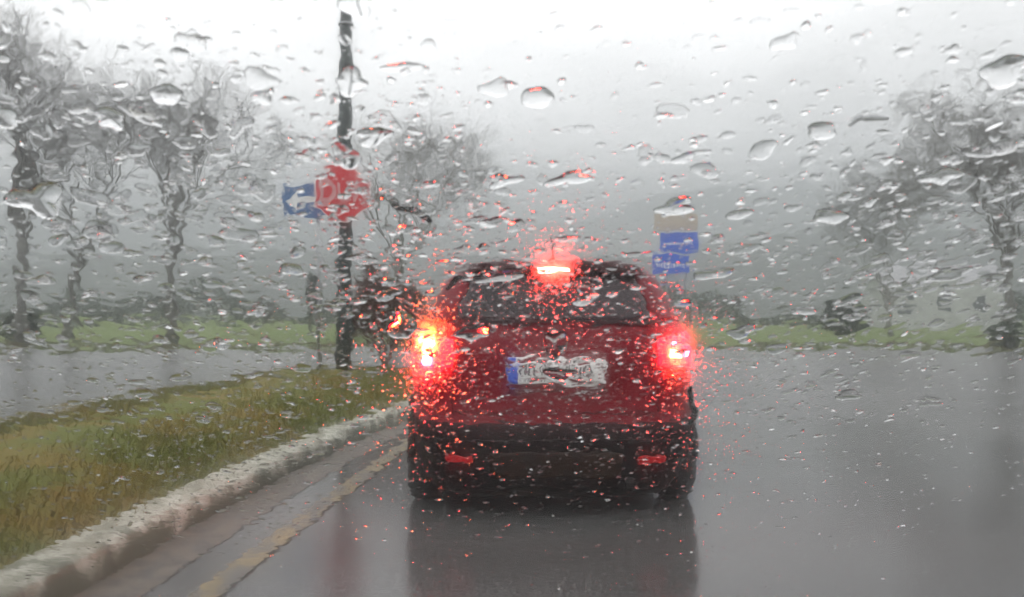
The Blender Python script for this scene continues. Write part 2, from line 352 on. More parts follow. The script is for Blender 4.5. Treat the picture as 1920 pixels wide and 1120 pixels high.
tree('sapling', 1388, 618, 520, 56, 1.1, 71, 'small thin sapling in the field just right of the red car', group=None, tr=.16, fork=.35, dens=.08, twig=.014)
tree('bare_shrub', 492, 622, 535, 60, 1.5, 73, 'low round bare shrub in the field left of the blue arrow sign', cat='shrub', tr=.2, fork=.08, dens=.25, twig=.014, lower=.0)
tree('bare_shrub', 722, 698, 440, 19.4, .62, 83, 'brown leafless shrub at the tip of the grass island beside the dark post', cat='shrub', mat='brown_twig', tr=.4, fork=.05, dens=2.0, twig=.009, lower=.0)
# leafy dark shrubs made of many leaf faces
def leafy(name, px, base_py, top_py, d, halfw, n, label, seed, stem=.25, leaf=.05):
    r = np.random.default_rng(seed); b = P(px, base_py, d); z0 = field_z(0, d) if d > 39 else 0.1; Ht = P(px, top_py, d).z-z0
    root = empty(name, (b.x, d, z0)); tag(root, label, 'shrub')
    s = MB(); s.tube([(0, 0, -.05), (.02, 0, Ht*.3), (0, .01, Ht*.8)], [.07, .05, .02], 6)
    for k in range(5):
        a = k*1.3; s.tube([(0, 0, Ht*.12), (math.cos(a)*halfw*.4, math.sin(a)*halfw*.4, Ht*(.4+.06*k))], [.03, .012], 5)
    s.build('trunk', M['bark'], root, True)
    u = r.normal(0, 1, (n, 3)); u /= np.linalg.norm(u, axis=1)[:, None]; u *= r.uniform(.3, 1, (n, 1))**.5
    lump = 1+.22*np.sin(u[:, 0]*5+seed)*np.cos(u[:, 2]*6)
    c = np.c_[u[:, 0]*halfw*lump, u[:, 1]*halfw*lump, Ht*(stem+(1-stem)*.5)+u[:, 2]*Ht*(1-stem)*.5*lump]
    q = r.normal(0, leaf, (n, 3, 3)); V = (c[:, None, :]+q).reshape(-1, 3)
    link('crown', fast_mesh('crown', V, np.arange(3*n).reshape(-1, 3)), M['evergreen'], root)
leafy('evergreen_shrub', 586, 620, 512, 52, .34, 1500, 'small dark oval evergreen on a thin stem left of the dark post', 3, stem=.35, leaf=.06)
leafy('evergreen_shrub', 1886, 652, 604, 41.2, .75, 2600, 'squat dark shrub at the foot of the large right edge tree', 4, stem=.0, leaf=.06)
leafy('evergreen_shrub', 1578, 612, 566, 66, 1.7, 2200, 'broad dark grey-green bush in the field left of the pale building', 5, stem=.0, leaf=.12)
leafy('evergreen_shrub', 40, 640, 590, 46, .9, 1600, 'dark low bush at the foot of the leftmost tree', 6, stem=.0, leaf=.08)
# far hedgerow: a mass
n = 42000; hx = nr.uniform(-110, 110, n); env = 2.2+1.5*np.sin(hx*.13)+1.0*np.sin(hx*.37+1)+.7*np.sin(hx*.9)
hz = nr.uniform(0, 1, n)**.8*np.clip(env, .7, 6); hy = 105+nr.normal(0, 1.2, n)
V = (np.c_[hx, hy, hz+.7][:, None, :]+nr.normal(0, .17, (n, 3, 3))).reshape(-1, 3)
tag(link('hedgerow', fast_mesh('hedgerow', V, np.arange(3*n).reshape(-1, 3)), M['evergreen']), 'far dark hedgerow fading into the mist beyond the field', 'hedge', kind='stuff')
# pale building shape far right, put in for a pale patch
fb = empty('pale_building', (P(1745, 600, 92).x, 92, field_z(0, 92)-.1)); tag(fb, 'pale low building shape half hidden by bare trees on the right', 'building')
m = MB(); m.box((0, 0, 2.2), (10.2, 6, 4.4)); m.build('wall', M['wall'], fb)
m = MB(); m.add([(-5.4, -3.3, 4.4), (5.4, -3.3, 4.4), (5.4, 3.3, 4.4), (-5.4, 3.3, 4.4), (-5.4, 0, 5.7), (5.4, 0, 5.7)], [(0, 1, 5, 4), (2, 3, 4, 5), (0, 4, 3), (1, 2, 5), (3, 2, 1, 0)]); m.build('roof', M['roof'], fb)
for x in (-3.2, 0, 3.2):
    m = MB(); m.box((x, -3.0, 2.5), (1.0, .08, 1.1)); m.build('window', M['win'], fb)

# ------------------------------------------------------------------ posts and signs
def text_mesh(s, size, depth, bold=.02):
    cu = bpy.data.curves.new('t', 'FONT'); cu.body = s; cu.size = size; cu.extrude = depth; cu.offset = bold; cu.align_x = 'CENTER'; cu.align_y = 'CENTER'
    o = bpy.data.objects.new('t', cu); COL.objects.link(o); bpy.context.view_layer.update()
    me = bpy.data.meshes.new_from_object(o.evaluated_get(bpy.context.evaluated_depsgraph_get())); bpy.data.objects.remove(o); return me
b = P(646, 700, 18.2); up = empty('utility_post', (b.x, 18.2, .1)); tag(up, 'tall dark round post on the island carrying the red stop sign', 'post')
m = MB(); m.tube([(0, 0, -.1), (0, 0, 1), (0, 0, 4), (0, 0, 9.2)], [.165, .145, .13, .105], 20); m.build('pole', M['post'], up, True)
m = MB(); m.tube([(0, 0, -.02), (0, 0, .10), (0, 0, .13)], [.24, .23, .17], 20); m.build('footing', M['gutter'], up, True)
for z in (1.45, 6.6):
    m = MB(); m.tube([(0, 0, z), (0, 0, z+.05)], [.15, .15], 20); m.build('band', M['galv'], up, True)
# stop sign: a thing of its own fixed to the post
sc_ = P(640, 362, 17.95); st = empty('stop_sign', (sc_.x, sc_.y, sc_.z)); tag(st, 'red octagonal stop sign with white letters DUR, fixed to the dark post', 'sign')
def octa(r): return [(r*math.cos(R(22.5+45*k)), r*math.sin(R(22.5+45*k))) for k in range(8)]
m = MB(); m.prism(octa(.545), .004, .018); m.build('border', M['sign_white'], st)
m = MB(); m.prism(octa(.520), -.004, .003); m.build('face', M['sign_red'], st)
tm = text_mesh('DUR', .46, .002, .012); M['worn_white'] = pbr('worn_lettering', (.50, .30, .30), .4, noise=(6, (.42, .20, .21), .4, .65)); o = link('lettering', tm, M['worn_white'], st); o.rotation_euler = (R(90), 0, 0); o.location = (0, -.0075, 0); o.scale = (.93, 1.25, 1)
for z in (-.2, .2):
    m = MB(); m.box((0, .045, z), (.34, .05, .05)); m.build('bracket', M['galv'], st)
# blue arrow sign on thin galvanised post
b = P(598, 700, 19.0); ar = empty('arrow_sign', (b.x, 19.0, .1)); tag(ar, 'blue rectangular sign with white arrow on a thin grey post, half behind the stop sign', 'sign')
m = MB(); m.tube([(0, 0, -.1), (0, 0, 3.75)], .042, 12); m.build('post', M['galv'], ar, True)
zc = P(598, 376, 19).z-.1
m = MB(); m.box((-.28, -.06, zc), (.86, .02, .62), rz=R(-14), bev=.004); m.build('panel', M['sign_blue'], ar)
m = MB(); pl = [(-.36, 0), (-.12, .20), (-.12, .075), (.30, .075), (.30, -.075), (-.12, -.075), (-.12, -.20)]
m.prism(pl, -.0135, -.0105); o = m.build('arrow', M['sign_white'], ar); o.location = (-.28, -.06, zc); o.rotation_euler = (0, 0, R(-14))
for z in (-.18, .18):
    m = MB(); m.box((0, -.045, zc+z), (.12, .05, .04)); m.build('bracket', M['galv'], ar)
# direction signs right of the car
b = P(1268, 640, 42); ds = empty('direction_sign', (b.x, 42, field_z(0, 42)-.05)); tag(ds, 'stack of one beige and two blue direction panels on twin posts behind the red car', 'sign')
def zz(py): return P(0, py, 42).z-(field_z(0, 42)-.05)
def xx(px): return P(px, 0, 42).x-b.x
for x in (1252, 1286):
    m = MB(); m.tube([(xx(x), 0.06, -.1), (xx(x), .06, zz(402))], .05, 10); m.build('post', M['galv'], ds, True)
for (x0, x1, y0, y1, mt) in ((1227, 1308, 403, 433, 'sign_beige'), (1240, 1309, 437, 473, 'sign_blue2'), (1223, 1292, 477, 514, 'sign_blue2')):
    m = MB(); m.box(((xx(x0)+xx(x1))/2, -.01, (zz(y0)+zz(y1))/2), (xx(x1)-xx(x0), .03, zz(y0)-zz(y1)), bev=.006); pn = m.build('panel', M[mt], ds)
    if mt == 'sign_blue2':
        r2 = random.Random(x0); m = MB()
        zmid = (zz(y0)+zz(y1))/2-.05; xa = xx(x0)+.12
        while xa < xx(x1)-.25:
            wl = r2.uniform(.05, .12); m.box((xa+wl/2, -.0285, zmid), (wl*.8, .003, r2.uniform(.08, .12))); xa += wl+.03
        m.build('lettering', M['sign_white'], pn)

# ------------------------------------------------------------------ the red car
CX, CY = P(1042, 0, 5.75).x, 5.75
car = empty('red_car', (CX, CY, 0)); tag(car, 'wet red hatchback waiting ahead with brake lights and left indicator lit', 'car')
NE = 5.0; TS = 2**(-1/NE)
prof = [(.12, .80, .16, 4.05), (.20, .85, .08, 4.15), (.26, .875, .06, 4.22), (.34, .90, .02, 4.26), (.45, .912, 0, 4.3), (.55, .918, 0, 4.3), (.575, .916, .02, 4.3), (.60, .912, .045, 4.28), (.75, .92, .055, 4.22), (.90, .922, .06, 4.1), (1.0, .918, .075, 3.7), (1.10, .905, .11, 3.4), (1.155, .875, .15, 3.3), (1.18, .845, .17, 3.25), (1.30, .79, .25, 3.0), (1.42, .735, .33, 2.75), (1.48, .70, .37, 2.6), (1.51, .665, .36, 2.5), (1.54, .60, .37, 2.4), (1.56, .50, .42, 2.3), (1.575, .33, .60, 2.1), (1.578, .02, 1.1, 1.3)]
pz = [p[0] for p in prof]
def at_z(z): return [np.interp(z, pz, [p[i] for p in prof]) for i in (1, 2, 3)]
def bp(k, z, off=0, pr=None):
    w_, r_, f_ = at_z(z) if pr is None else pr
    Lh = (f_-r_)/2; yc = (f_+r_)/2; s = 1 if k >= 0 else -1; a = abs(k)
    Le = min(Lh, 1.6)                               # rear corner length
    def cv(t): return (1-abs(t)**NE)**(1/NE)
    if a <= 1: x = w_*TS*a; y = r_+Le*(1-cv(TS*a))
    elif a <= 3:
        q = (a-2)*TS
        x = w_*cv(q); y = (r_+Le-Le*(-q)) if q < 0 else (f_-Le+Le*q)
        if q < 0: y = r_+Le*(1+q)
    else:
        t = (4-a)*TS; x = w_*t; y = f_-Le*(1-cv(t))
    nx = x/w_; ny = -(1-abs(nx))**.5 if a < 1.6 else 0
    nn = Vector((nx**3, -1+abs(nx)**4, 0)); nn = nn.normalized() if nn.length > 0 else Vector((0, -1, 0))
    return Vector((s*(x+nn.x*off), y+nn.y*off, z))
def shell(name, z0, z1, nz_, mat, zlist=None, capt=False, capb=False):
    zs = sorted(set([z0, z1]+[z for z in pz if z0 < z < z1])); ks = list(np.linspace(-4, 4, 161))[:-1]
    V = [bp(k, z) for z in zs for k in ks]; n = len(ks)
    Fs = [(j*n+i, j*n+(i+1) % n, (j+1)*n+(i+1) % n, (j+1)*n+i) for j in range(len(zs)-1) for i in range(n)]
    if capb: Fs.append(tuple(range(n-1, -1, -1)))
    if capt: Fs.append(tuple((len(zs)-1)*n+i for i in range(n)))
    m = MB(); m.add(V, Fs); return m.build(name, mat, car, True)
def patch(name, k0, k1, z0f, z1f, mat, off, parent=car, nk=16, nzz=8, thick=.02, smooth=True):
    m = MB(); V = []
    for j in range(nzz+1):
        for i in range(nk+1):
            u = i/nk; k = k0+(k1-k0)*u; za = z0f(u) if callable(z0f) else z0f; zb = z1f(u) if callable(z1f) else z1f
            V.append(bp(k, za+(zb-za)*j/nzz, off))
    n1 = len(V); n = nk+1
    V += [v+Vector((0, thick, 0)) for v in V]
    Fs = [(j*n+i, j*n+i+1, (j+1)*n+i+1, (j+1)*n+i) for j in range(nzz) for i in range(nk)]
    Fs += [tuple(n1+q for q in f[::-1]) for f in Fs]
    ring = [i for i in range(n)]+[j*n+nk for j in range(1, nzz+1)]+[nzz*n+i for i in range(nk-1, -1, -1)]+[j*n for j in range(nzz-1, 0, -1)]
    Fs += [(ring[a], ring[(a+1) % len(ring)], n1+ring[(a+1) % len(ring)], n1+ring[a]) for a in range(len(ring))]
    m.add(V, Fs); return m.build(name, mat, parent, smooth)
bumper = shell('bumper', .12, .575, 6, M['plastic'], capb=True)
body = shell('body', .575, 1.18, 6, M['paint'])
green = shell('side_glass', 1.18, 1.48, 6, M['cglass'])
roof = shell('roof', 1.48, 1.578, 6, M['dark_paint'], capt=True)
for s in (-1, 1):
    patch('pillar', s*.82, s*1.18, 1.17, 1.49, M['paint'], .012, nk=10)
    patch('pillar', s*1.75, s*1.80, 1.17, 1.49, M['paint'], .010, nk=3)
rw = patch('rear_window', -.80, .80, lambda u: 1.175, 1.475, M['cglass'], .022, nk=24)
patch('window_seal', -.83, .83, 1.160, 1.182, M['plastic'], .026, nk=24)
sp_ = patch('spoiler', -.86, .86, 1.478, 1.512, M['dark_paint'], .085, nk=24, thick=.25)
patch('high_brake_lamp', -.165, .165, 1.484, 1.508, M['high'], .098, parent=sp_, nk=10, nzz=2, thick=.02)
patch('tailgate_seam', -.78, .78, .625, .632, M['plastic'], .003, nk=20, nzz=1)
for s in (-1, 1): patch('tailgate_seam', s*.765, s*.775, .63, 1.15, M['plastic'], .003, nk=1, nzz=12)
patch('plate_recess', -.36, .36, .76, 1.0, M['paint'], .006, nk=12)
skid = patch('skid_plate', -.5, .5, .24, .40, M['skid_brown'], .012, nk=20)
patch('bumper_crease', -.9, .9, .455, .475, M['plastic'], .014, nk=24)
for s in (-1, 1): patch('rear_reflector', s*.62, s*.82, .335, .375, M['reflector_glow'], .02, nk=6)
# tail lamps
for s in (-1, 1):
    lamp = patch('tail_lamp', s*.76, s*1.16, lambda u: .865+.03*(1-u), lambda u: 1.065+.055*u, M['lens'], .012, nk=16)
    if s < 0:
        patch('indicator_lamp', -.995, -.90, .985, 1.09, M['indicator'], .024, parent=lamp, nk=5, thick=.01)
        patch('brake_bulb', -.985, -.91, .90, .965, M['brake'], .024, parent=lamp, nk=5, thick=.01)
    else:
        patch('brake_bulb', .865, .945, .945, 1.0, M['filament'], .024, parent=lamp, nk=5, thick=.01)
        patch('brake_bulb', .985, 1.015, .955, 1.0, M['brake'], .024, parent=lamp, nk=3, thick=.01)
        patch('brake_bulb', .90, .925, 1.03, 1.05, M['brake'], .024, parent=lamp, nk=3, thick=.01)
# number plate
pl_ = patch('number_plate', -.355, .355, .80, .95, M['plate'], .02, nk=12, thick=.008)
patch('country_band', -.352, -.29, .803, .947, M['eu'], .024, parent=pl_, nk=2, thick=.003)
rg = random.Random(3); x = -.20
for gi, cnt in enumerate((2, 2, 3)):
    for _ in range(cnt):
        y = bp(abs(x)/(.92*TS), .88, .0265).y
        m = MB(); m.box((x-.016, y, .88), (.012, .003, .076)); m.box((x+.016, y, .88), (.012, .003, .076)) if rg.random() < .75 else None
        m.box((x, y-.0005, .88+rg.choice((-.032, 0, .032))), (.04, .003, .012)); m.build('plate_character', M['plate_ink'], pl_); x += .056
    x += .026
# emblem: plain silver diamond ring
y = bp(0, 1.03, 0).y-.012; zc = 1.045; m = MB()
oq = [(0, .082), (.056, 0), (0, -.082), (-.056, 0)]; iq = [(0, .048), (.030, 0), (0, -.048), (-.030, 0)]
for k in range(4):
    a, b_, c_, d_ = oq[k], oq[(k+1) % 4], iq[(k+1) % 4], iq[k]; mm = lambda p, yy: (p[0], yy, zc+p[1])
    m.add([mm(a, y), mm(b_, y), mm(c_, y+.004), mm(d_, y+.004), mm(a, y+.03), mm(b_, y+.03), mm(c_, y+.03), mm(d_, y+.03)], [(0, 1, 2, 3), (0, 4, 5, 1), (2, 6, 7, 3), (4, 7, 6, 5)])
m.build('emblem', M['chrome'], car)
m = MB(); m.tube([(0, .50, 1.56), (0, .46, 1.73)], [.008, .005], 8); m.tube([(0, .50, 1.555), (0, .50, 1.585)], [.03, .014], 12); m.build('antenna', M['plastic'], car, True)
m = MB(); m.tube([(-.02, .24, 1.20), (.32, .27, 1.235)], [.012, .008], 8); m.tube([(0, .12, 1.185), (0, .22, 1.19)], [.025, .025], 12); m.build('rear_wiper', M['plastic'], car, True)
for s in (-1, 1):
    m = MB(); m.box((s*.98, 2.65, 1.10), (.20, .13, .14), bev=.02); m.tube([(s*.85, 2.68, 1.07), (s*.93, 2.66, 1.09)], .02, 8); m.build('mirror', M['paint'], car, True)
m = MB(); m.tube([(.45, .04, .20), (.45, .4, .20)], .035, 14); m.build('exhaust', M['plastic'], car, True)
for s in (-1, 1):
    for yy in (.80, 3.38):
        m = MB(); wd = .215; rr_ = .335; ns = 40; pr_ = [(0, .20), (0, .30), (.012, .322), (.035, rr_), (wd-.035, rr_), (wd-.012, .322), (wd, .30), (wd, .20)]
        V = []; 
        for i in range(ns):
            a = 2*math.pi*i/ns
            for (dx, r_) in pr_: V.append((s*(.925-dx), yy+math.cos(a)*r_, rr_+math.sin(a)*r_-.002))
        K = len(pr_); Fs = [(i*K+j, i*K+j+1, ((i+1) % ns)*K+j+1, ((i+1) % ns)*K+j) for i in range(ns) for j in range(K-1)]
        m.add(V, Fs); wh = empty('wheel', (0, 0, 0)); wh.parent = car; m.build('tyre', M['tyre'], wh, True)
        m = MB(); m.tube([(s*.90, yy, rr_), (s*.78, yy, rr_)], [.075, .21], 24)
        for k in range(5):
            a = 2*math.pi*k/5; m.box((s*.90, yy+math.cos(a)*.12, rr_+math.sin(a)*.12), (.02, .05+.11*abs(math.cos(a)), .05+.11*abs(math.sin(a))))
        m.build('rim', M['rim'], wh, True)
        m = MB(); pts = []
        for i in range(13):
            a = math.pi*i/12; pts.append((s*.893, yy+math.cos(a)*.39, rr_-.02+math.sin(a)*.39))
        m.tube(pts, .026, 8); m.build('wheel_arch', M['plastic'], car, True)

# ------------------------------------------------------------------ the windscreen one looks through
AL = R(35.0); D0 = .50
GO = Vector((0, D0, CAMZ)); GT = Vector((0, -math.cos(AL), math.sin(AL))); GN = Vector((0, math.sin(AL), math.cos(AL)))
def pane_uv(px, py):                 # where the sight line through a photograph pixel meets the pane
    d = Vector(((px-960)/F, 1, (HOR-py)/F)); t = (GO-Vector((0, 0, CAMZ))).dot(GN)/d.dot(GN); p = Vector((0, 0, CAMZ))+d*t
    return p.x, (p-GO).dot(GT)
def outward(o):
    # turn every face of a closed piece of glass or water outwards
    o.data.flip_normals(); return o
def uvn(u, v, h): return np.stack([u, GO.y+GT.y*v+GN.y*h, GO.z+GT.z*v+GN.z*h], -1)
def glassmat(name, ior, fog=0, frough=.2, bump=None, col=(1, 1, 1)):
    m = bpy.data.materials.new(name); m.use_nodes = True; t = m.node_tree; t.nodes.clear()
    a = N(t, 'ShaderNodeBsdfGlass'); a.inputs['IOR'].default_value = ior; a.inputs['Roughness'].default_value = 0; a.inputs['Color'].default_value = (*col, 1)
    o = N(t, 'ShaderNodeOutputMaterial')
    if bump:
        co = N(t, 'ShaderNodeTexCoord'); n = N(t, 'ShaderNodeTexNoise'); n.inputs['Scale'].default_value = bump[0]; n.inputs['Detail'].default_value = 2
        L(t, co.outputs['Object'], n.inputs['Vector']); bq = N(t, 'ShaderNodeBump'); bq.inputs['Strength'].default_value = bump[1]; bq.inputs['Distance'].default_value = bump[2]
        L(t, n.outputs[0], bq.inputs['Height']); L(t, bq.outputs[0], a.inputs['Normal'])
    if fog:
        b = N(t, 'ShaderNodeBsdfGlass'); b.inputs['IOR'].default_value = ior; b.inputs['Roughness'].default_value = frough
        x = N(t, 'ShaderNodeMixShader'); x.inputs[0].default_value = fog; L(t, a.outputs[0], x.inputs[1]); L(t, b.outputs[0], x.inputs[2]); L(t, x.outputs[0], o.inputs[0])
    else: L(t, a.outputs[0], o.inputs[0])
    return m
M['pane'] = glassmat('windscreen_glass', 1.2, fog=.20, frough=.13)
M['film'] = glassmat('rain_film_water', 1.33)
M['water'] = glassmat('raindrop_water', 1.33)
UW, V0, V1 = .74, -.62, .44
V = np.array([uvn(np.array(u), np.array(v), np.array(h)) for h in (-.006, -.001) for (u, v) in ((-UW, V0), (UW, V0), (UW, V1), (-UW, V1))])
ws = empty('windscreen', (0, GO.y, GO.z)); tag(ws, 'raked rain-covered windscreen of the vehicle the photo is taken from', 'windscreen')
me = bpy.data.meshes.new('pane'); me.from_pydata([tuple(Vector(p)-ws.location) for p in V], [], [(3, 2, 1, 0), (4, 5, 6, 7), (0, 1, 5, 4), (1, 2, 6, 5), (2, 3, 7, 6), (3, 0, 4, 7)]); me.update()
outward(link('pane', me, M['pane'], ws))
# dashboard under the windscreen
dz = empty('dashboard', (0, .6, .76)); tag(dz, 'matt black dashboard below the windscreen of the vehicle one sits in', 'dashboard')
m = MB(); pts = [(.40, .02), (.30, .0), (.0, .02), (-.18, .0), (-.24, -.05), (-.26, -.30), (.40, -.30)]
n = len(pts); V = [(x, p[0], p[1]) for x in (-.72, .72) for p in pts]
m.add(V, [tuple(range(n)), tuple(range(2*n-1, n-1, -1))]+[(i, i+n, (i+1) % n+n, (i+1) % n) for i in range(n)]); m.build('top_panel', M['dash'], dz)
m = MB(); m.tube([(x, -.19-.05*math.cos(x*2), .01+.02*math.sin((x+.34)*8)) for x in np.linspace(-.62, .0, 14)], .03, 8); m.build('instrument_cowl', M['dash'], dz, True)

# value noise on a grid, by summed smoothed random lattices
def vnoise(u, v, sc, seed):
    r = np.random.default_rng(seed); x = u/sc+500; y = v/sc+500; xi = np.floor(x).astype(int); yi = np.floor(y).astype(int); fx = x-xi; fy = y-yi
    T = r.uniform(-1, 1, (256, 256)); g = lambda a, b: T[a % 256, b % 256]
    fx = fx*fx*fx*(fx*(fx*6-15)+10); fy = fy*fy*fy*(fy*(fy*6-15)+10)
    return (g(xi, yi)*(1-fx)+g(xi+1, yi)*fx)*(1-fy)+(g(xi, yi+1)*(1-fx)+g(xi+1, yi+1)*fx)*fy
# wetness of the pane, given where it is thick with running water (anchor points on the pane, reach, amount)
WET = [(120, 330, .11, .9), (330, 480, .10, .75), (60, 560, .12, .7), (760, 380, .07, .9), (800, 520, .07, .6), (1700, 350, .10, 1.0), (1850, 430, .11, 1.0), (1620, 520, .09, .6), (1040, 690, .05, .8), (560, 640, .12, .35), (300, 900, .16, .22), (1650, 640, .09, .35), (1850, 150, .06, .6), (860, 480, .04, .6)]
CALM = [(620, 365, .028, .72), (642, 600, .03, .5), (1265, 460, .05, .8), (320, 560, .03, .4), (1885, 560, .03, .5)]
def wet(u, v):
    w_ = np.zeros_like(u)
    for (px, py, rad, am) in WET:
        a, b_ = pane_uv(px, py); w_ = np.maximum(w_, am*np.exp(-(((u-a)/rad)**2+((v-b_)/rad)**2)))
    for (px, py, rad, am) in CALM:
        a, b_ = pane_uv(px, py); w_ = w_*(1-am*np.exp(-(((u-a)/rad)**2+((v-b_)/rad)**2)))
    return w_
gu = np.linspace(-UW+.02, UW-.02, 1180); gv = np.linspace(V0+.02, V1-.02, 860)
U, W_ = np.meshgrid(gu, gv)
wm = wet(U, W_)
wu = U+.006*vnoise(U, W_, .02, 1); wv = W_+.006*vnoise(U, W_, .02, 2)
Hn = .00022*vnoise(wu, wv, .021, 3)+.00016*vnoise(wu, wv, .0105, 4)+.00017*vnoise(wu, wv, .0058, 5)+.00010*vnoise(wu, wv, .0036, 8)
rg_ = 1-np.abs(vnoise(wu*.8+wv*.3, wv, .009, 6)); Hn = Hn+.00022*rg_**6
calm = np.clip((W_-V0)/(V1-V0)*1.5, .14, 1)
Hh = .0016+Hn*calm*(.030+.19*wm**1.3)+.0000045*vnoise(wu*.8, wv*1.0, .0042, 12)+.0000035*vnoise(wu, wv, .0085, 13)
top = uvn(U, W_, Hh); bot = uvn(U, W_, np.full_like(U, .0003)); ny, nx = U.shape
Vv = np.concatenate([top.reshape(-1, 3), bot[[0, 0, -1, -1], [0, -1, -1, 0]]])
fq = grid_faces(ny, nx); o_ = nx*ny
me = bpy.data.meshes.new('rain_film')
edge = [list(range(nx)), [i*nx+nx-1 for i in range(ny)], [o_-1-i for i in range(nx)], [(ny-1-i)*nx for i in range(ny)]]
polys = [(o_, o_+3, o_+2, o_+1)]
for e, (a, b_) in zip(edge, ((o_, o_+1), (o_+1, o_+2), (o_+2, o_+3), (o_+3, o_))): polys.append(tuple([a, b_]+e[::-1]))
lt = np.concatenate([np.full(len(fq), 4, np.int32), np.array([len(p) for p in polys], np.int32)]); li = np.concatenate([fq.ravel()]+[np.array(p) for p in polys]).astype(np.int32)
me.vertices.add(len(Vv)); me.vertices.foreach_set('co', Vv.astype(np.float32).ravel()); me.loops.add(len(li)); me.loops.foreach_set('vertex_index', li)
me.polygons.add(len(lt)); me.polygons.foreach_set('loop_start', np.r_[0, np.cumsum(lt)[:-1]].astype(np.int32)); me.polygons.foreach_set('loop_total', lt)
sm = np.ones(len(lt), bool); sm[len(fq):] = False; me.update(calc_edges=True); me.polygons.foreach_set('use_smooth', sm)
tag(outward(link('rain_film', me, M['film'])), 'uneven film of rainwater running over the windscreen', 'water', kind='stuff')
# drops
BASE = .0031
def drop_mesh(cu, cv, ru, rv, h, ang, seed, nk=16, tail=0.0):
    r = np.random.default_rng(seed); k = np.arange(nk)*2*np.pi/nk
    rad = 1+sum(r.normal(0, a)*np.cos(f*k+r.uniform(0, 6.3)) for f, a in ((2, .17), (3, .13), (4, .07), (5, .04)))
    rad = np.clip(rad, .55, 1.6)
    V = []
    for q in (1.0, .93, .78, .55, .28):
        hh = h*(1-q**2)**.85 if q < 1 else 0
        x = np.cos(k)*rad*q; y = np.sin(k)*rad*q+tail*(1-q)*.5; V.append(np.stack([x, y, np.full(nk, hh)], -1))
    V = np.concatenate(V+[np.array([[0, tail*.5, h]])]); x = V[:, 0]*ru; y = V[:, 1]*rv
    c_, s_ = math.cos(ang), math.sin(ang)
    return cu+x*c_-y*s_, cv+x*s_+y*c_, V[:, 2]
def drop_faces(nk):
    f = []
    for j in range(4):
        for i in range(nk): f.append((j*nk+i, j*nk+(i+1) % nk, (j+1)*nk+(i+1) % nk, (j+1)*nk+i))
    for i in range(nk): f.append((4*nk+i, 4*nk+(i+1) % nk, 5*nk, 5*nk))
    for i in range(1, nk//2): f.append((0, nk-i, nk-i-1, i+0)) if False else None
    return f
def dome_smooth(me, n, per, base):        # domes smooth, the faces lying on the glass flat
    f = np.ones((n, per), bool); f[:, per-base:] = False; me.polygons.foreach_set('use_smooth', f.ravel())
def add_drops(lst, name, nk=14):
    VV = []; T3 = []; Q4 = []; b = 0
    q = [(j*nk+i, j*nk+(i+1) % nk, (j+1)*nk+(i+1) % nk, (j+1)*nk+i) for j in range(4) for i in range(nk)]
    t = [(4*nk+i, 4*nk+(i+1) % nk, 5*nk) for i in range(nk)]+[(0, i+1, i) for i in range(1, nk-1)]
    tri = np.array([(a, b_, c_) for a, b_, c_, d_ in q]+[(a, c_, d_) for a, b_, c_, d_ in q]+t)
    for s, d in enumerate(lst):
        u, v, h = drop_mesh(*d, seed=1000+s, nk=nk); VV.append(uvn(u, v, h+BASE)); T3.append(tri+b); b += len(u)
    me = fast_mesh(name, np.concatenate(VV), np.concatenate(T3)); dome_smooth(me, len(lst), len(tri), nk-2); return me
rd = np.random.default_rng(99)
# density of drops over the pane: (px, py, reach in metres, number, smallest, largest radius in mm)
AREAS = [(120, 360, .13, 260, 1.2, 5.0), (330, 420, .12, 220, 1.2, 4.5), (760, 360, .07, 90, 1.0, 4.0), (1740, 380, .13, 300, 1.2, 5.0), (1850, 500, .12, 160, 1.2, 4.0), (150, 700, .14, 160, 1.0, 4.0), (300, 860, .17, 1300, .3, 1.6), (560, 860, .10, 700, .3, 1.3),
         (960, 300, .45, 1200, .2, .9), (1040, 700, .24, 2300, .16, 1.2), (810, 660, .10, 2800, .2, 1.0), (1285, 690, .095, 2800, .2, 1.0), (1045, 470, .06, 1300, .16, .8), (400, 750, .35, 1500, .3, 1.8), (200, 400, .22, 1000, .4, 2.0),
         (640, 330, .09, 480, .3, 1.7), (700, 500, .10, 500, .4, 2.0), (1720, 400, .16, 900, .4, 2.2), (1450, 420, .15, 420, .5, 1.8), (1600, 880, .27, 2600, .22, 1.3), (1600, 660, .14, 420, .5, 2.0), (1310, 850, .05, 380, .25, .8), (960, 950, .45, 1500, .2, .9), (560, 600, .14, 500, .4, 1.8)]
lst = []
for (px, py, rad, cnt, a, b_) in AREAS:
    hl, hh_, pe = (.015, .10, .04) if 700 < px < 1400 and py > 400 else ((.02, .10, .08) if py < 360 and 800 < px < 1500 else (.04, .28, .12))
    if py > 780: hl, hh_, pe = (.14, .50, .1) if px > 1350 else (.04, .16, .06)
    if b_ > 3: hl, hh_, pe = .02, .10, .1
    cu, cv = pane_uv(px, py); uu = rd.normal(cu, rad*.55, cnt); vv = rd.normal(cv, rad*.55, cnt)
    rr_ = (a+(b_-a)*rd.uniform(0, 1, cnt)**3.2)*1e-3
    for u, v, r_ in zip(uu, vv, rr_):
        if abs(u) < UW-.03 and V0+.03 < v < V1-.03:
            lst.append((u, v, r_*rd.uniform(.9, 1.9), r_*rd.uniform(.7, 1.3), r_*(rd.uniform(hl, hh_) if rd.random() > pe else rd.uniform(hh_, hh_*2.4)), rd.normal(.25, .35)))
me = add_drops(lst, 'raindrops', 12)
tag(outward(link('raindrops', me, M['water'])), 'countless small raindrops spattered over the windscreen', 'raindrops', kind='stuff')
